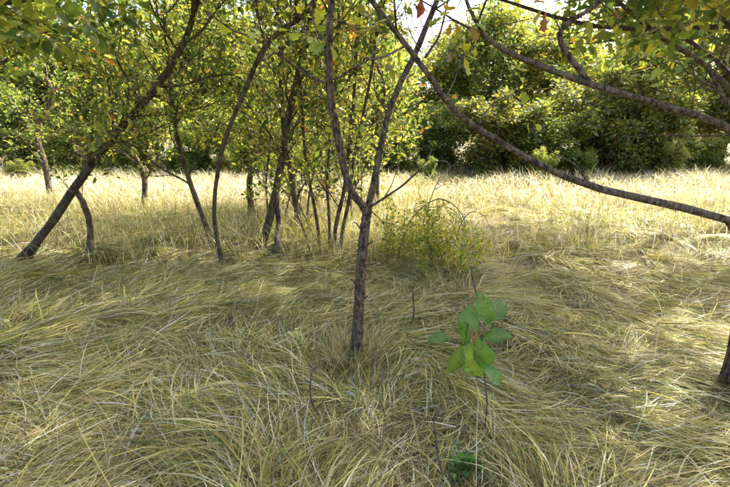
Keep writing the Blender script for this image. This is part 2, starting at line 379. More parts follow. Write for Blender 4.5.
s.add(*blades(rg, x, y, rg.random(n) * 6.28, rg.uniform(.3, .65, n) * np.clip(1 + .55 * N4(x, y, 1.1) + .3 * N5(x, y, .5), .35, 1.9), .017 * rg.uniform(.5, 1.3, n), np.radians(rg.uniform(40, 88, n)), np.radians(rg.uniform(-35, 50, n)), c, 4, power=1.3))
tag(s.build('meadow_grass', M_grass), 'pale sunlit dry meadow grass between the sapling and the far thicket', 'grass', kind='stuff')

# ------------------------------------------------------------------ palettes of leaves
YEL = (.40, .38, .08); LIME = (.23, .28, .06); MID = (.11, .16, .045); DARK = (.05, .095, .028); ORANGE = (.40, .20, .05); REDB = (.26, .06, .045); GREY = (.20, .23, .13)
LP = [YEL, LIME, MID, DARK, ORANGE, GREY]
def open_crown(p, share, seed=1, hi=1.):            # loose foliage at eye level, dense higher up
    low = p[:, 2] < 1.75 + .29 * p[:, 1]; return np.random.default_rng(seed).random(len(p)) < np.where(low, share, hi)
def clear_view(p):                          # twigs bare near the eye and low down
    return (np.linalg.norm(p - np.array([0, 0, EYE]), axis=1) > 1.7)

# ------------------------------------------------------------------ the forked sapling in the middle
b0 = G(356, 364); D = float(b0[1]); print('sapling depth', D)
root = thing('forked_sapling', 'slender forked sapling with bare dark trunk in the centre of the grass', 'tree', None, tuple(b0))
def rel(pts, base): return [np.asarray(p) - base for p in pts]
def mp(lst, d0, d1=None):
    d1 = d0 if d1 is None else d1; m = max(len(lst) - 1, 1)
    return [P(a, b, d0 + (d1 - d0) * i / m) for i, (a, b) in enumerate(lst)]
def px2m(w_, d): return w_ / FPX * d / 2
tr_pts = [b0 + [0, 0, -.12]] + mp([(356, 362), (357, 340), (359, 305), (361, 268), (364, 235), (367, 212), (368, 203)], D, D + .02)
tube_part('trunk', rel(tr_pts, b0), [.12, .088, .054, .044, .040, .038, .036, .035, .034, .034, .027], M_bark, root, 18, 70, .05)
for (sa, sb, sr) in [((361, 300), (368, 296), .007), ((356, 285), (350, 279), .006), ((367, 246), (373, 241), .006), ((360, 228), (354, 222), .005), ((350, 186), (344, 184), .005), ((333, 118), (327, 113), .004), ((384, 135), (390, 130), .005)]:
    tube_part('branch_stub', rel([P(*sa, D + .01), P((sa[0] + sb[0]) / 2, sb[1] + 2, D - .02), P(*sb, D - .03)], b0), [sr * 1.4, sr, sr * .8], M_bark, root, 7, 6, .08)
ls = mp([(367, 214), (361, 203), (352, 193), (345, 172), (338, 138), (331, 100), (329, 70), (329, 40), (331, 8), (333, -30), (330, -80), (336, -150)], D, D - .25)
rs = mp([(367, 212), (371, 196), (376, 172), (382, 142), (388, 115), (399, 86), (413, 58), (425, 30), (437, 0), (449, -35), (458, -90), (468, -150)], D + .01, D + .25)
tube_part('stem', rel(ls, b0), [.027, .027, .026, .024, .022, .018, .010], M_bark, root, 10, 44, .05)
tube_part('stem', rel(rs, b0), [.024, .023, .021, .020, .019, .016, .010], M_bark, root, 10, 44, .05)
def twig(lst, d0, d1, r0, r1, mat=M_bark, par=None, name='twig', base=None, sides=6):
    return tube_part(name, rel(mp(lst, d0, d1), b0 if base is None else base), [r0, r1], mat, par or root, sides, 14, .04)
twig([(326, 83), (312, 78), (297, 68), (280, 56), (265, 45), (252, 37), (232, 30), (205, 10)], D - .15, D - .3, .0105, .005, name='branch')
twig([(331, 80), (342, 76), (352, 69), (365, 62), (378, 52), (388, 38)], D - .15, D - .4, .007, .003, name='branch')
twig([(388, 114), (382, 105), (376, 95), (374, 82), (375, 66)], D + .1, D - .1, .006, .003, name='branch')
twig([(387, 112), (394, 98), (403, 96), (412, 93), (424, 84)], D + .1, D + .4, .0045, .002)
twig([(425, 58), (431, 49), (439, 36), (444, 18), (449, -6), (452, -40)], D + .12, D, .009, .005, name='branch')
twig([(421, 52), (414, 40), (409, 30), (407, 20)], D + .12, D, .005, .002)
twig([(426, 30), (421, 22), (424, 12)], D + .15, D, .004, .002)
twig([(370, 207), (384, 198), (402, 186), (413, 176), (421, 168), (432, 150)], D, D - .3, .011, .003, M_dead, name='branch')
twig([(402, 186), (416, 173), (430, 164), (441, 161), (448, 163), (452, 171)], D - .18, D - .35, .006, .002, M_dead)
twig([(384, 198), (391, 186), (396, 172), (399, 160)], D - .1, D, .0045, .0015, M_dead)
twig([(369, 209), (377, 216), (384, 222), (394, 224), (400, 219)], D, D - .25, .005, .0015, M_dead)
twig([(364, 207), (361, 194), (362, 176), (360, 158), (363, 140)], D, D + .2, .005, .0015, M_dead)
twig([(355, 196), (349, 200), (340, 200), (332, 192)], D, D + .25, .004, .0015, M_dead)
twig([(345, 172), (352, 160), (356, 143), (360, 125)], D, D + .2, .005, .002)
twig([(333, 108), (326, 98), (319, 92), (308, 70)], D - .1, D + .2, .005, .002)
twig([(330, 60), (323, 44), (317, 30), (312, 12), (314, -10)], D - .2, D, .007, .003, name='branch')
twig([(329, 45), (337, 33), (343, 20), (352, 6), (366, -14)], D - .2, D - .4, .006, .003, name='branch')
# big lobed leaves that can be told apart, each one a part
def lobed_leaf(seed):
    r = np.random.default_rng(seed); k = 6; up, lo = [], []
    prof = [.05, .20, .13, .30, .20, .33, .17]
    for i, t in enumerate(np.linspace(.06, .92, 7)):
        wv = prof[i] * r.uniform(.85, 1.15); up.append((t + (.03 if i % 2 else 0), wv)); lo.append((t + (.03 if i % 2 else 0), -wv * r.uniform(.85, 1.1)))
    mid = [(t, 0) for t in np.linspace(.06, .92, 7)]
    V = [(-.18, .006, .0), (-.18, -.006, 0)]
    for a in (up, mid, lo):
        for (u_, v_) in a: V.append((u_, v_, .22 * abs(v_) - .16 * u_ * u_ + r.normal() * .008))
    V.append((1, 0, -.16)); U, Mi, Lo, T = 2, 9, 16, 23; F = [(0, 1, Mi), (0, Mi, U), (1, Lo, Mi)]
    for i in range(6): F += [(Mi + i, Mi + i + 1, U + i + 1), (Mi + i, U + i + 1, U + i), (Mi + i, Lo + i, Lo + i + 1), (Mi + i, Lo + i + 1, Mi + i + 1)]
    F += [(Mi + 6, T, U + 6), (Mi + 6, Lo + 6, T)]
    return np.array(V, float), F
def broad_leaf(seed):
    v = seed; r = np.random.default_rng(seed); prof = [.13, .235, .285, .30, .285, .23, .12]; ts = np.linspace(.05, .9, 7); V = [(-.2, .008, 0), (-.2, -.008, 0)]
    for sgn in (1, 0, -1):
        for t, wv in zip(ts, prof):
            v_ = sgn * wv * r.uniform(.95, 1.06); V.append((t, v_, .35 * abs(v_) - .32 * t * t + (.05 * math.sin(t * 9 + v * 2 + sgn) + r.normal() * .014) * abs(sgn)))
    V.append((1, .04, -.36)); U, Mi, Lo, T = 2, 9, 16, 23; F = [(0, 1, Mi), (0, Mi, U), (1, Lo, Mi)]
    for i in range(6): F += [(Mi + i, Mi + i + 1, U + i + 1), (Mi + i, U + i + 1, U + i), (Mi + i, Lo + i, Lo + i + 1), (Mi + i, Lo + i + 1, Mi + i + 1)]
    F += [(Mi + 6, T, U + 6), (Mi + 6, Lo + 6, T)]
    return np.array(V, float), F
LEAFM = {}
def leaf_data(kind, v, colour):
    key = (kind, v, colour)
    if key not in LEAFM:
        V, F = (lobed_leaf if kind == 'lobed' else broad_leaf)(v); r = np.random.default_rng(v)
        c = np.array(colour) * (1 + .12 * r.normal(size=(len(V), 1)))
        c[9:16] = c[9:16] * .75 + np.array([.09, .10, .03])
        me = np_mesh('leaf', V, F, [3] * len(F), np.clip(c, .01, .9), smooth=True); me.materials.append(M_broad); LEAFM[key] = me
    return LEAFM[key]
def place_leaf(parent, base, p, d, up, size, kind, v, colour, name='leaf'):
    o = link(name, leaf_data(kind, v, colour), None, parent); d = Vector(d).normalized(); s_ = Vector(up).cross(d).normalized(); n_ = d.cross(s_)
    from mathutils import Matrix
    Mx = Matrix((d, s_, n_)).transposed().to_4x4(); Mx.translation = Vector(p) - Vector(base)
    o.matrix_local = Mx @ Matrix.Scale(size, 4); return o
lr = np.random.default_rng(21)
def spray(parent, base, px, py, dep, count, rad, cols, size=.1, kind='lobed', twg=True, src=None):
    """a short twig that ends in a bunch of leaves"""
    c = P(px, py, dep)
    if src is not None:
        tube_part('twig', rel([P(*src), (P(*src) + c) / 2 + lr.normal(size=3) * .015, c], base), [.004, .0018], M_bark, parent, 5, 8, .03)
    for i in range(count):
        off = lr.normal(size=3) * rad / FPX * dep * np.array([1, 1, .8]); d = unit(off + lr.normal(size=3) * .02 + np.array([0, 0, -.015])); p = c + off * .45
        up = unit(np.array([0, 0, 1.]) + lr.normal(size=3) * .5); col_ = cols[lr.integers(len(cols))]
        place_leaf(parent, base, p, d, up, size * lr.uniform(.7, 1.2), kind, int(lr.integers(3)), col_)
Y1, Y2, G1, G2 = (.56, .54, .08), (.44, .48, .07), (.25, .34, .06), (.13, .21, .05)
OR, RD, BR = (.48, .28, .09), (.28, .055, .05), (.24, .12, .07)
for (px, py, dp, ct, rad, cols, sz, src) in [
    (316, 36, D - .05, 9, 16, (Y1, Y2, G1), .095, (323, 44, D - .15)),
    (303, 33, D, 5, 10, (Y2, G1, Y1), .08, (317, 30, D - .05)),
    (328, 43, D - .2, 4, 8, (Y2, OR, G1), .08, (329, 52, D - .2)),
    (343, 22, D - .35, 4, 8, (BR, OR, (.38, .22, .16)), .07, (340, 28, D - .3)),
    (350, 32, D - .38, 5, 9, (BR, Y2, OR), .07, (340, 28, D - .3)),
    (305, 4, D, 5, 9, (Y1, Y2), .075, (313, 6, D - .05)),
    (333, 108, D - .1, 3, 7, (Y1, OR), .06, (332, 100, D - .1)),
    (342, 110, D - .05, 6, 10, (Y1, Y2, OR), .06, (334, 108, D - .1)),
    (352, 104, D, 4, 9, (Y2, G1, Y1), .055, (342, 106, D - .05)),
    (283, 58, D - .25, 4, 10, (Y1, Y2), .06, (280, 56, D - .22)),
    (266, 38, D - .25, 4, 10, (Y1, G1), .06, (265, 45, D - .25)),
    (240, 28, D - .3, 5, 14, (Y2, G1), .075, (232, 30, D - .28)),
    (210, 16, D - .3, 6, 14, (Y2, G1), .075, (208, 13, D - .3)),
    (378, 48, D - .38, 4, 10, (Y2, G1), .055, (378, 52, D - .36)),
    (374, 68, D - .08, 4, 9, (Y2, G1), .055, (375, 66, D - .1)),
    (410, 6, D, 2, 5, (G1, G2), .075, (407, 20, D)),
    (448, 8, D, 3, 8, (G1, Y2), .07, (447, 6, D)),
    (405, 158, D - .05, 3, 5, (Y1, Y2), .035, (399, 160, D)),
    (353, 176, D - .05, 3, 6, (Y1, Y2), .04, (346, 172, D - .02)),
    (310, 68, D + .2, 4, 8, (Y1, G1), .055, (308, 70, D + .2)),
    (360, 124, D + .2, 4, 8, (Y2, G1), .05, (360, 125, D + .2)),
]: spray(root, b0, px, py, dp, ct, rad, cols, sz, 'lobed', True, src)
for a, b, v in [((421, 1), (420, 17), 1), ((416, 6), (421, 15), 2)]:
    pa, pb = P(*a, D), P(*b, D - .02); place_leaf(root, b0, pa, pb - pa, (.6, -1, .2), float(np.linalg.norm(pb - pa)), 'broad', v, (.42, .06, .06))
# the sapling's crown above the frame
rng = np.random.default_rng(5); tw = Tubes(); tws = []
for stem in (ls, rs):
    sp = smooth_path(stem, 20) - b0
    for b in offshoots(rng, sp[11:], 12, .25, 1.35, (35, 75), .25, 5):
        tw.add(b, [.007, .003], 5)
        for q in offshoots(rng, b, 9, .2, .5, (35, 65), .1, 4): tw.add(q, [.0035, .0015], 3); tws.append(q)
pos, dd = leaves_on(rng, tws, 6, .04); m = ((pos + b0)[:, 2] > 1.75 + .29 * (pos + b0)[:, 1]) & ((pos + b0)[:, 1] > .9); pos, dd = pos[m], dd[m]
link('twigs', tw.mesh('twigs'), M_bark, root)['kind'] = 'stuff'
link('crown', leaf_mesh('crown', pos, dd, .09 * rng.uniform(.6, 1.2, len(pos)), pick(rng, len(pos), LP, [.4, .4, .2, 0, .05, 0]), OVAL, rng), M_leaf, root)['kind'] = 'stuff'

# ------------------------------------------------------------------ thin trees behind, left half of the picture
LW = [.24, .36, .28, .07, .02, .06]
def at_ground(px, py): p = G(px, py); return p, float(p[1])
def stem_px(lst, d0, d1=None):
    p0 = G(*lst[0]); d0 = float(p0[1]) if d0 is None else d0; d1 = d0 if d1 is None else d1
    pts = mp(lst, d0, d1); pts[0] = p0; return [p0 + [0, 0, -.15]] + pts
sA = stem_px([(262, 250), (268, 225), (275, 195), (281, 165), (285, 140), (291, 105), (299, 72), (307, 38), (313, 5), (318, -40), (322, -110), (318, -200), (326, -290)], None)
dA = float(sA[0][1])
sB = stem_px([(277, 250), (279, 225), (277, 205), (275, 193)], dA + .05)
tree('leaning_tree', 'grey leaning tree with two trunks joining low, left of the sapling', 'tree',
     [(sA, [.07, .062, .056, .05, .042, .034, .022]), (sB, [.05, .045, .045, .04])], [20, 0], .3, 1.6, 7, .8, 6, .42, 8, .082, LP, LW, 31, keep=lambda p: clear_view(p) & (p[:, 2] > .75) & open_crown(p, .36, hi=.6))
cl = [([(320, 248), (316, 215), (309, 180), (305, 150), (302, 110), (300, 60), (296, 0), (300, -120), (290, -220)], .027), ([(330, 246), (329, 215), (327, 180), (330, 140), (335, 90), (338, 40), (340, -20), (345, -150), (352, -270)], .026),
      ([(333, 250), (337, 220), (344, 190), (349, 150), (354, 100), (356, 50), (362, -10), (372, -130), (385, -280)], .034), ([(340, 252), (343, 228), (349, 200), (353, 165), (362, 120), (372, 70), (380, 10), (402, -100), (425, -240)], .028)]
st = []
for lst, r in cl: st.append((stem_px(lst, float(G(*lst[0])[1]), float(G(*lst[0])[1]) + .3), [r, r * .9, r * .75, r * .4]))
tree('multi_stem_tree', 'clump of four thin dark stems just left behind the forked sapling', 'tree', st, 9, .22, 1.3, 6, .75, 6, .4, 8, .08, LP, LW, 32, keep=lambda p: clear_view(p) & (p[:, 2] > .9) & open_crown(p, .30, hi=.55))
s1 = stem_px([(300, 232), (292, 180), (284, 130), (281, 80), (280, 30), (279, -20), (281, -80)], None)
tree('slim_grey_tree', 'slim straight grey trunk rising behind the leaning tree on the left', 'tree', [(s1, [.055, .05, .04, .025])], 15, .2, 1.5, 6, .75, 6, .4, 8, .085, LP, LW, 33, keep=lambda p: clear_view(p) & (p[:, 2] > .95) & open_crown(p, .36, hi=.5))
s1 = stem_px([(222, 262), (214, 215), (222, 150), (245, 90), (262, 52), (280, 31), (298, 20), (312, 4), (330, -25), (340, -70)], None, 4.6)
tree('bent_slender_tree', 'slender bent tree whose dark stem curves in at the upper left', 'tree', [(s1, [.030, .028, .028, .028, .026, .018])], 10, .45, 1.1, 6, .6, 6, .35, 8, .08, LP, LW, 34, keep=lambda p: clear_view(p) & (p[:, 2] > 1.2) & open_crown(p, .4, hi=.6))
s1 = stem_px([(25, 258), (50, 225), (75, 188), (100, 152), (130, 118), (160, 82), (185, 40), (200, -10), (215, -70)], None)
s2 = stem_px([(90, 255), (90, 225), (84, 205), (76, 190)], float(s1[0][1]) + .05)
tree('twin_trunk_tree', 'dark slanting tree on two spread trunks at the far left', 'tree', [(s1, [.066, .060, .056, .048, .038, .025]), (s2, [.042, .040, .040, .036])], [14, 0], .38, 1.7, 6, .8, 6, .4, 10, .072, LP, [.15, .35, .4, .15, .01, .03], 35, keep=lambda p: clear_view(p) & (p[:, 2] > 1.05) & open_crown(p, .7))
s1 = stem_px([(214, 248), (200, 210), (186, 170), (176, 130), (170, 80), (165, 20), (160, -60)], None)
tree('thin_slanting_tree', 'thin slanting tree between the twin-trunk tree and the bent slender tree', 'tree', [(s1, [.045, .04, .035, .022])], 12, .35, 1.4, 6, .7, 6, .38, 10, .068, LP, [.2, .36, .34, .1, .01, .03], 36, keep=lambda p: clear_view(p) & (p[:, 2] > 1.05) & open_crown(p, .55))
mids = [(-2.6, 9.6, 5.4, 'yellow-green slim tree standing in the meadow behind the leaning tree', [.3, .36, .26, .05, .03, .06]),
        (-1.0, 11.2, 5.8, 'light leafy tree seen between the leaning tree and the thin stem clump', LW),
        (.3, 10.4, 5.0, 'bushy-topped young tree right behind the fork of the sapling', [.22, .36, .32, .06, .02, .06]),
        (-5.6, 10.5, 6.2, 'full-crowned tree in the meadow behind the twin-trunk tree', [.2, .35, .35, .1, .01, .04]),
        (-8.6, 11.5, 6.8, 'dense green tree at the far left edge of the meadow', [.1, .3, .4, .2, .01, .04])]
for i, (tx, ty, h, lab, wts) in enumerate(mids):
    r = np.random.default_rng(60 + i); z = float(gz(tx, ty)); pts = [np.array([tx, ty, z - .15])]
    for k in range(1, 7): pts.append(np.array([tx + r.normal() * .06 * k + .05 * k, ty + r.normal() * .05 * k, z + h * .85 * k / 6]))
    tree('young_tree', lab, 'tree', [(pts, [.075, .06, .045, .02])], 16, .14, 1.5, 6, .8, 5, .42, 8, .09, LP, wts, 70 + i, group='slim trees standing in the meadow', keep=lambda p: (p[:, 2] > .8) & open_crown(p, .62, hi=.7))

for i, (lst, lab) in enumerate([([(270, 226), (266, 185), (270, 140), (262, 90), (256, 30), (250, -20)], 'thin leafy sapling left of the leaning tree at the meadow edge'),
                                ([(306, 226), (310, 190), (318, 150), (316, 100), (322, 50), (326, 0)], 'whippy leafy sapling between the leaning tree and the stem clump'),
                                ([(352, 220), (349, 185), (343, 150), (346, 110), (352, 60), (350, 10)], 'thin leafy sapling seen through the fork of the centre sapling'),
                                ([(286, 214), (292, 180), (288, 150), (294, 110), (290, 60), (300, 20)], 'low branching sapling behind the trunks of the leaning tree')]):
    s1 = stem_px(lst, None); tree('thin_sapling', lab, 'sapling', [(s1, [.022, .02, .015, .009])], 13, .12, .95, 5, .5, 5, .3, 8, .075, LP, [.26, .38, .28, .05, .02, .06], 110 + i, group='thin leafy saplings among the trunks', keep=lambda p: (p[:, 2] > .45) & open_crown(p, .6), sides=6, rough=.03)

# ------------------------------------------------------------------ overhanging tree at the right edge
rb = np.array([2.45, 2.45, 0.]); rb[2] = gz(rb[0], rb[1])
s0 = [rb + [0, 0, -.15], rb, rb + [-.02, .02, .45], rb + [-.03, .02, .9], rb + [.05, .05, 1.5], rb + [.12, .08, 2.3], rb + [.05, .1, 3.2], rb + [.1, .1, 4.2]]
bough = [rb + [-.03, .02, .75]] + mp([(735, 225), (660, 203), (590, 186), (530, 160), (477, 128), (460, 115), (445, 99), (432, 80), (420, 64), (396, 32), (371, 0), (352, -30), (338, -70)], 2.42, 2.15)
limb2 = [rb + [.03, .05, 1.35]] + mp([(735, 132), (660, 105), (590, 84), (530, 62), (492, 42), (470, 10), (455, -40)], 2.45, 2.3)
limb3 = [np.asarray(limb2[3])] + mp([(560, 35), (600, 2), (640, -40)], 2.4, 2.5)
tR = tree('overhanging_tree', 'tree at the right edge whose dark bough slants up across the sapling', 'tree',
     [(s0, [.11, .085, .075, .07, .06, .03]), (bough, [.025, .021, .017, .0145, .0135, .0125, .009]), (limb2, [.022, .019, .016, .011, .007]), (limb3, [.016, .012, .007])],
     [12, 0, 0, 0], .5, 1.5, 6, .75, 5, .4, 9, .09, LP, [.12, .33, .4, .12, .04, .03], 41, mat_b=M_bark, keep=lambda p: clear_view(p) & (p[:, 2] > 2.2) & (np.abs(p[:, 0]) > .9), sides=10)
twig([(405, 46), (392, 53), (380, 58), (371, 59), (360, 56), (348, 49)], 2.16, 2.0, .006, .002, par=tR, base=s0[0])
twig([(371, 59), (376, 49), (384, 36), (392, 24)], 2.1, 2.2, .0035, .0015, par=tR, base=s0[0])
twig([(445, 99), (452, 86), (458, 70), (459, 58), (470, 50)], 2.18, 2.3, .005, .002, par=tR, base=s0[0])
twig([(477, 128), (486, 112), (499, 100), (520, 92)], 2.2, 2.3, .006, .002, par=tR, base=s0[0])
twig([(590, 186), (575, 165), (550, 150), (530, 128)], 2.3, 2.4, .007, .002, par=tR, base=s0[0])
for (px, py, dp, ct, rad, cols, sz, src) in [
    (455, 14, 2.3, 7, 12, (G1, OR, BR, Y2), .07, (463, -5, 2.31)), (468, 22, 2.3, 6, 10, (BR, G1, Y2), .065, (474, 12, 2.32)),
    (450, 50, 2.25, 5, 9, (Y1, Y2, BR), .055, (459, 58, 2.27)), (464, 56, 2.3, 5, 9, (Y1, Y2), .06, (460, 60, 2.27)), (472, 46, 2.3, 4, 8, (Y2, G1), .055, (470, 50, 2.3)),
    (452, 100, 2.19, 2, 4, (OR, BR), .045, (448, 100, 2.18)), (520, 88, 2.3, 5, 12, (Y2, G1), .06, (516, 94, 2.3)),
    (545, 8, 2.35, 3, 8, (RD, OR), .08, (560, 30, 2.4)), (560, 70, 2.4, 6, 14, (Y2, G1), .065, (565, 76, 2.4)), (620, 30, 2.45, 6, 16, (RD, G1, BR, G1), .07, (600, 2, 2.45)),
    (640, 90, 2.42, 6, 14, (Y2, G1), .065, (640, 99, 2.42)), (690, 60, 2.45, 6, 16, (G1, G2, Y2), .07, (690, 116, 2.44)), (530, 122, 2.4, 5, 10, (Y2, G1), .055, (530, 128, 2.4)),
    (372, 30, 2.15, 3, 8, (Y2, G1), .05, (384, 36, 2.18))]:
    spray(tR, s0[0], px, py, dp, ct, rad, cols, sz, 'lobed', True, src)

# trees added beside the view to block sun and darken both sides
for i, (tx, ty, h, lab) in enumerate([(-5.3, 3.8, 6.4, 'broad tree added just outside the left edge to shade the grass'), (5.3, 5.0, 6.8, 'broad tree added outside the right edge to shade the grass'),
                                      (-7.4, 7.4, 7.2, 'tall tree added for shade beyond the left edge behind the twin-trunk tree'), (7.7, 8.2, 9.0, 'tall tree added for shade beyond the right edge at the meadow side')]):
    r = np.random.default_rng(90 + i); z = float(gz(tx, ty)); pts = [np.array([tx, ty, z - .2])]
    for k in range(1, 7): pts.append(np.array([tx + r.normal() * .06 * k - (.42 if tx > 0 else .16) * k * np.sign(tx), ty + r.normal() * .05 * k, z + h * .8 * k / 6]))
    tree('added_shade_tree', lab, 'tree', [(pts, [.14, .12, .09, .04])], 30, .36, 4.2 if tx > 0 else 3.2, 8, 1.3, 6, .6, 8, .14, LP, [.08, .32, .42, .15, .01, .03], 95 + i, group='broad trees added for shade beside the view', lift=.1,
         keep=lambda p: (np.linalg.norm(p - np.array([0, 0, EYE]), axis=1) > 3.4) & (p[:, 2] > 2.1 + .08 * p[:, 1]) & ((np.abs(p[:, 0]) > 1.0 + .26 * p[:, 1]) | (p[:, 2] > 1.85 + .29 * p[:, 1])))

# ------------------------------------------------------------------ far thicket
def proto(kind, i):
    r = np.random.default_rng(200 + i + (50 if kind == 'tree' else 0))
    st = []
    if kind == 'shrub':
        for k in range(5):
            a = k * 1.26 + r.random(); sp_ = r.uniform(.5, 1.2); st.append(([np.array([.1 * math.cos(a), .1 * math.sin(a), -.2]), np.array([sp_ * .4 * math.cos(a), sp_ * .4 * math.sin(a), .8]), np.array([sp_ * math.cos(a), sp_ * math.sin(a), 1.7 + r.random()])], [.05, .035, .015]))
        return tree('thicket_shrub', '', 'shrub', st, 5, .05, 1.0, 7, .65, 6, .4, 14, .11, LP, [.16, .42, .30, .14, .0, .16], 300 + i, mat_l=M_far, group='shrubs along the far thicket', shape=DIAMOND, spread=.06, ang1=(35, 85), sides=6, lift=.08)
    h = 7.5; p = [np.array([0, 0, -.3])]
    for k in range(1, 7): p.append(np.array([r.normal() * .12 * k, r.normal() * .12 * k, h * .85 * k / 6]))
    return tree('thicket_tree', '', 'tree', [(p, [.16, .13, .09, .04])], 24, .14, 2.6, 8, 1.15, 7, .6, 12, .155, LP, [.22, .42, .28, .10, .01, .1], 320 + i, mat_l=M_far, group='trees behind the far thicket', shape=DIAMOND, spread=.09, sides=6, lift=.12)
ORD = ['first', 'second', 'third', 'fourth', 'fifth', 'sixth', 'seventh', 'eighth', 'ninth', 'tenth', 'eleventh', 'twelfth', 'thirteenth', 'fourteenth', 'fifteenth', 'sixteenth', 'seventeenth', 'eighteenth']
rf = np.random.default_rng(77)
for kind, y_, x0, x1, cnt, lab, smin, smax in [('shrub', 21.5, -21, 21, 18, 'leafy thicket shrub, %s from the left along the far edge of the meadow', .65, 1.4),
                                   ('tree', 25.0, -24, 24, 18, 'tall leafy tree, %s from the left in the row behind the thicket shrubs', .9, 1.12),
                                   ('tree', 31.0, -29, 29, 14, 'back row tree, %s from the left, rising behind the tall thicket trees', 1.0, 1.2)]:
    if y_ < 31: protos = [proto(kind, i) for i in range(3)]; used = set()
    for i in range(cnt):
        tx = x0 + (x1 - x0) * (i + .5) / cnt + rf.normal() * .4; ty = y_ + rf.uniform(-1.6, 1.2) - max(tx, 0) * .2
        loc = (tx, ty, float(gz(tx, ty))); sc = rf.uniform(smin, smax); sv_ = (sc * 1.1, sc * 1.1, sc * rf.uniform(.85, 1.1)); k = i % 3
        if k not in used:
            used.add(k); o = protos[k]; o.location = loc; o.rotation_euler = (0, 0, rf.random() * 6.28); o.scale = sv_; o['label'] = lab % ORD[i]
        else: copy_tree(protos[k], loc, rf.random() * 6.28, sv_, lab % ORD[i])

    if kind == 'shrub':
        for i in range(9):
            tx = -15 + 30 * (i + .5) / 9 + rf.normal() * .9; ty = rf.uniform(17.2, 20.2) - max(tx, 0) * .15; sc = rf.uniform(.28, .5)
            copy_tree(protos[i % 3], (tx, ty, float(gz(tx, ty))), rf.random() * 6.28, (sc, sc, sc * rf.uniform(.8, 1.3)), 'small low shrub in the meadow before the thicket, %s from the left' % ORD[i])

# ------------------------------------------------------------------ small things in the grass
def sapling_leaves():
    base = G(484, 432); dp = float(base[1]); rt = thing('broadleaf_seedling', 'young seedling with broad glossy green leaves at the lower right', 'seedling', None, tuple(base))
    q = dp - .06
    tube_part('stem', rel([base + [0, 0, -.08], base, P(487, 405, q + .04), P(484, 372, q + .02), P(482, 345, q), P(486, 318, q)], base), [.0042, .004, .0036, .003, .0022], M_bark, rt, 7, 18, .03)
    tube_part('twig', rel([P(482, 347, q + .01), P(474, 342, q), P(462, 344, q), P(446, 338, q - .02)], base), [.003, .002], M_bark, rt, 6, 10, .03)
    GA, GB, GC = (.075, .18, .03), (.10, .23, .045), (.14, .26, .06)
    def lf(a, b, up, col_, v):
        pa, pb = P(*a), P(*b); place_leaf(rt, base, pa, pb - pa, up, float(np.linalg.norm(pb - pa)), 'broad', v, col_)
    lf((449, 338, q), (429, 337, q - .03), (0, -.5, 1), GA, 0)
    lf((460, 346, q), (452, 377, q - .05), (.5, -1, .3), (.12, .21, .035), 1)
    lf((466, 340, q), (470, 306, q + .03), (-.3, -1, .3), GB, 2)
    lf((464, 343, q), (469, 322, q - .03), (.8, -.6, .3), GA, 1)
    lf((470, 345, q), (475, 383, q - .02), (-.5, -1, .2), GC, 0)
    lf((478, 341, q), (490, 372, q - .04), (-.2, -1, .4), GB, 1)
    lf((474, 340, q), (474, 330, q - .02), (.2, -1, .4), (.36, .12, .09), 2)
    lf((489, 322, q), (480, 296, q), (-.3, -1, .3), GB, 0)
    lf((489, 320, q), (508, 300, q + .04), (.2, -.8, .7), GA, 2)
    lf((484, 338, q), (510, 333, q - .05), (.1, -.6, .8), GA, 1)
    lf((484, 366, q), (504, 384, q - .06), (.3, -.8, .6), GB, 0)
sapling_leaves()
def stick(name, label, lst, r0, r1, mat=M_dead, dep=None, cat='stick', forks=()):
    base = G(*lst[-1]); d_ = float(base[1]); pts = [P(a, b, d_ - .012 * (len(lst) - 1 - i)) for i, (a, b) in enumerate(lst)]; pts[-1] = base
    pts.append(base + [0, 0, -.06]); rt = thing(name, label, cat, None, tuple(base))
    tube_part('stalk', rel(pts[::-1], base), [r0, r0 * .9, r1], mat, rt, 7, 22, .14)
    for f in forks: tube_part('twig', rel([P(a, b, d_ - .03) for a, b in f], base), [r1 * 1.1, r1 * .6], mat, rt, 5, 8, .05)
    return rt
stick('bent_stick', 'curved grey dead stick poking from the grass, lower left of the sapling', [(313, 367), (311, 378), (310, 392), (313, 405), (319, 414), (327, 420)], .0065, .0045, forks=[[(313, 369), (309, 364), (307, 358)], [(312, 372), (317, 366)]])
stick('dry_stalk', 'thin straight dry stalk in the grass below the sapling base', [(377, 384), (380, 397), (383, 408), (386, 420)], .004, .0025, forks=[[(378, 388), (383, 380), (384, 372)]])
stick('knobby_stick', 'knobby brown stick leaning at the bottom right of the grass', [(438, 408), (434, 420), (436, 437), (437, 450), (441, 468), (443, 486)], .006, .004, forks=[[(434, 420), (440, 412), (448, 408)], [(436, 436), (431, 428)]])
stick('broken_stake', 'short upright grey broken stem in the grass right of the trunk', [(413, 286), (413, 298), (414, 310), (413, 323)], .008, .006)
stick('upright_stick', 'leaning bare stick at the right above the broadleaf seedling', [(471, 266), (473, 280), (476, 293), (479, 306)], .010, .006)
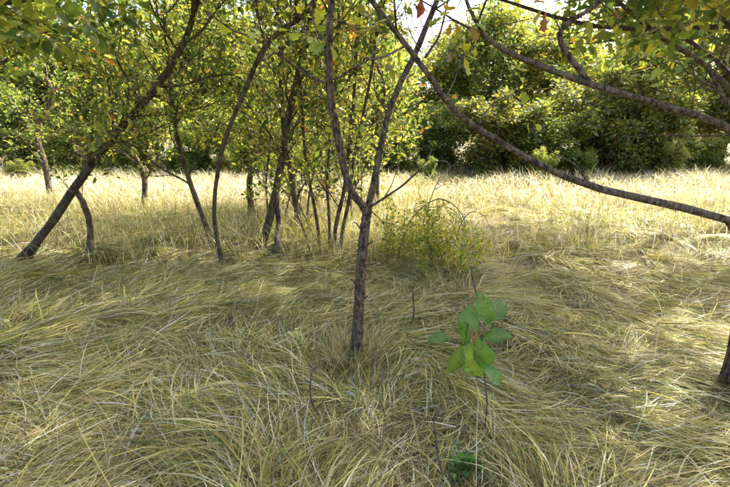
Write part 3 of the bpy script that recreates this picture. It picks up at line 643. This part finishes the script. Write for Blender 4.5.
# arching dry cane in the meadow
def cane(label, lst, dep, r0, subs=()):
    base = G(*lst[0]); rt = thing('bramble_cane', label, 'cane', 'dry canes arching over the meadow', tuple(base)); d_ = float(base[1])
    tube_part('stalk', rel([base + [0, 0, -.1], base] + mp(lst[1:], d_, d_ - .5), base), [r0, r0 * .8, r0 * .4], M_cane, rt, 6, 26, .04)
    for f in subs: tube_part('twig', rel(mp(f, d_ - .2, d_ - .5), base), [r0 * .6, r0 * .3], M_cane, rt, 5, 12, .04)
cane('dry cane arching over to the right above the pale meadow', [(398, 262), (402, 240), (411, 220), (424, 206), (439, 199), (452, 204), (461, 213), (465, 222), (463, 231)], None, .010, [[(424, 208), (436, 207), (450, 208), (458, 216), (464, 230)], [(404, 234), (412, 226), (420, 228)]])
cane('low dry cane curving beside the weedy bush right of the fork', [(384, 252), (392, 236), (404, 226), (416, 224), (430, 228)], None, .007)
cane('tall dry cane leaning right behind the weedy bush', [(430, 258), (432, 235), (428, 212), (434, 190), (444, 172), (456, 164)], None, .008, [[(428, 212), (420, 196), (418, 182)], [(434, 190), (446, 184), (456, 186)]])
cane('fine dry cane bowing down at the right edge of the pale clearing', [(452, 262), (456, 240), (462, 222), (472, 212), (484, 216), (490, 228)], None, .007, [[(462, 222), (458, 208), (462, 198)]])
cane('dry cane slanting up left between the thin trunks', [(312, 258), (304, 232), (293, 205), (280, 186), (262, 172), (252, 168)], None, .011, [[(293, 205), (290, 190), (282, 172)], [(304, 232), (300, 212), (302, 190), (308, 176)]])
cane('dry cane crossing behind the leaning tree trunks', [(322, 252), (310, 228), (297, 200), (288, 182), (276, 160), (266, 146)], None, .010, [[(297, 200), (304, 184), (308, 170)]])
# leafy weeds
def weed(label, px, py, hgt, n_st, spread, pal, wts, leaf, seed, cat='weed', name='weed_clump', per=16):
    r = np.random.default_rng(seed); base = G(px, py); rt = thing(name, label, cat, 'leafy weeds growing out of the grass', tuple(base)); lv, dr = [], []
    for i in range(n_st):
        a = r.random() * 6.28; q = r.random() ** .5 * spread; h = hgt * r.uniform(.6, 1.1); s_ = np.array([q * math.cos(a), q * math.sin(a), -.05]); e = s_ + np.array([r.normal() * .12 * hgt, r.normal() * .12 * hgt, h])
        pth = smooth_path([s_, (s_ + e) / 2 + r.normal(size=3) * .03 * hgt, e], 8); t = Tubes(); t.add(pth, [.0045, .002], 5); link('stalk', t.mesh('stalk'), M_green, rt)
        tws = [pth] + offshoots(r, pth, 5, .25, hgt * .35, (35, 65), .2, 3); p_, d_ = leaves_on(r, tws, per, .015, .2); lv.append(p_); dr.append(d_)
    lv = np.vstack(lv); dr = np.vstack(dr)
    link('leaves', leaf_mesh('leaves', lv, dr, leaf * r.uniform(.5, 1.2, len(lv)), pick(r, len(lv), pal, wts), OVAL, r), M_leaf, rt)['kind'] = 'stuff'
def plain(name, c):
    m, t, o = nodes(name); p = t.nodes.new('ShaderNodeBsdfPrincipled'); n_ = t.nodes.new('ShaderNodeTexNoise'); n_.inputs['Scale'].default_value = 30
    r = t.nodes.new('ShaderNodeValToRGB'); r.color_ramp.elements[0].color = (*[v * .7 for v in c], 1); r.color_ramp.elements[1].color = (*[v * 1.3 for v in c], 1)
    t.links.new(n_.outputs[0], r.inputs[0]); t.links.new(r.outputs[0], p.inputs['Base Color']); p.inputs['Roughness'].default_value = .6; t.links.new(p.outputs[0], o.inputs['Surface']); return m
M_green = plain('green_stalk', (.13, .18, .05))
weed('tall yellow-green weedy bush right of the sapling fork', 412, 262, .8, 24, .42, LP, [.45, .42, .15, .02, .02, .06], .046, 401)
weed('lower leafy bush to the right of the tall weedy bush', 440, 270, .55, 20, .5, LP, [.42, .42, .16, .03, .02, .06], .044, 402)
weed('small weed clump close right behind the sapling trunk', 390, 262, .45, 10, .3, LP, [.35, .4, .25, .05, .02, .05], .032, 403)
weed('leafy weed among the thin stems left of the sapling', 300, 240, .5, 12, .5, LP, [.4, .4, .15, .03, .02, .05], .034, 404)
weed('small fresh green plant at the bottom right corner of the grass', 466, 474, .16, 6, .06, [(.07, .16, .035), (.10, .21, .05)], [1, 1], .035, 405, per=7)
weed('pale whitish-green plantlet in the grass left of the sapling base', 304, 356, .24, 3, .02, [(.55, .58, .42), (.42, .50, .26)], [1, .8], .035, 406, per=5)
weed('single thin green stalk in front of the sapling base', 360, 415, .26, 1, .0, [(.10, .2, .05)], [1], .02, 407, name='green_stalk', per=2)
# dry upright tuft hugging the sapling base
r = np.random.default_rng(500); n = 620; a = r.random(n) * 6.283; q = .085 + .13 * r.random(n) ** .7
x = b0[0] + q * np.cos(a) - .02; y = b0[1] + q * np.sin(a)
s = Sward(); s.add(*blades(r, x, y, a + r.normal(size=n) * .8, r.uniform(.14, .38, n), .0035 * r.uniform(.6, 1.3, n), np.radians(r.uniform(65, 90, n)), np.radians(r.uniform(-20, 85, n)), pick(r, n, GP, [.4, .25, .1, .03, .4, .1]), 5, power=1.5))
tag(s.build('grass_tuft', M_grass), 'dry brown upright grass tuft hugging the sapling base', 'grass', kind='stuff')
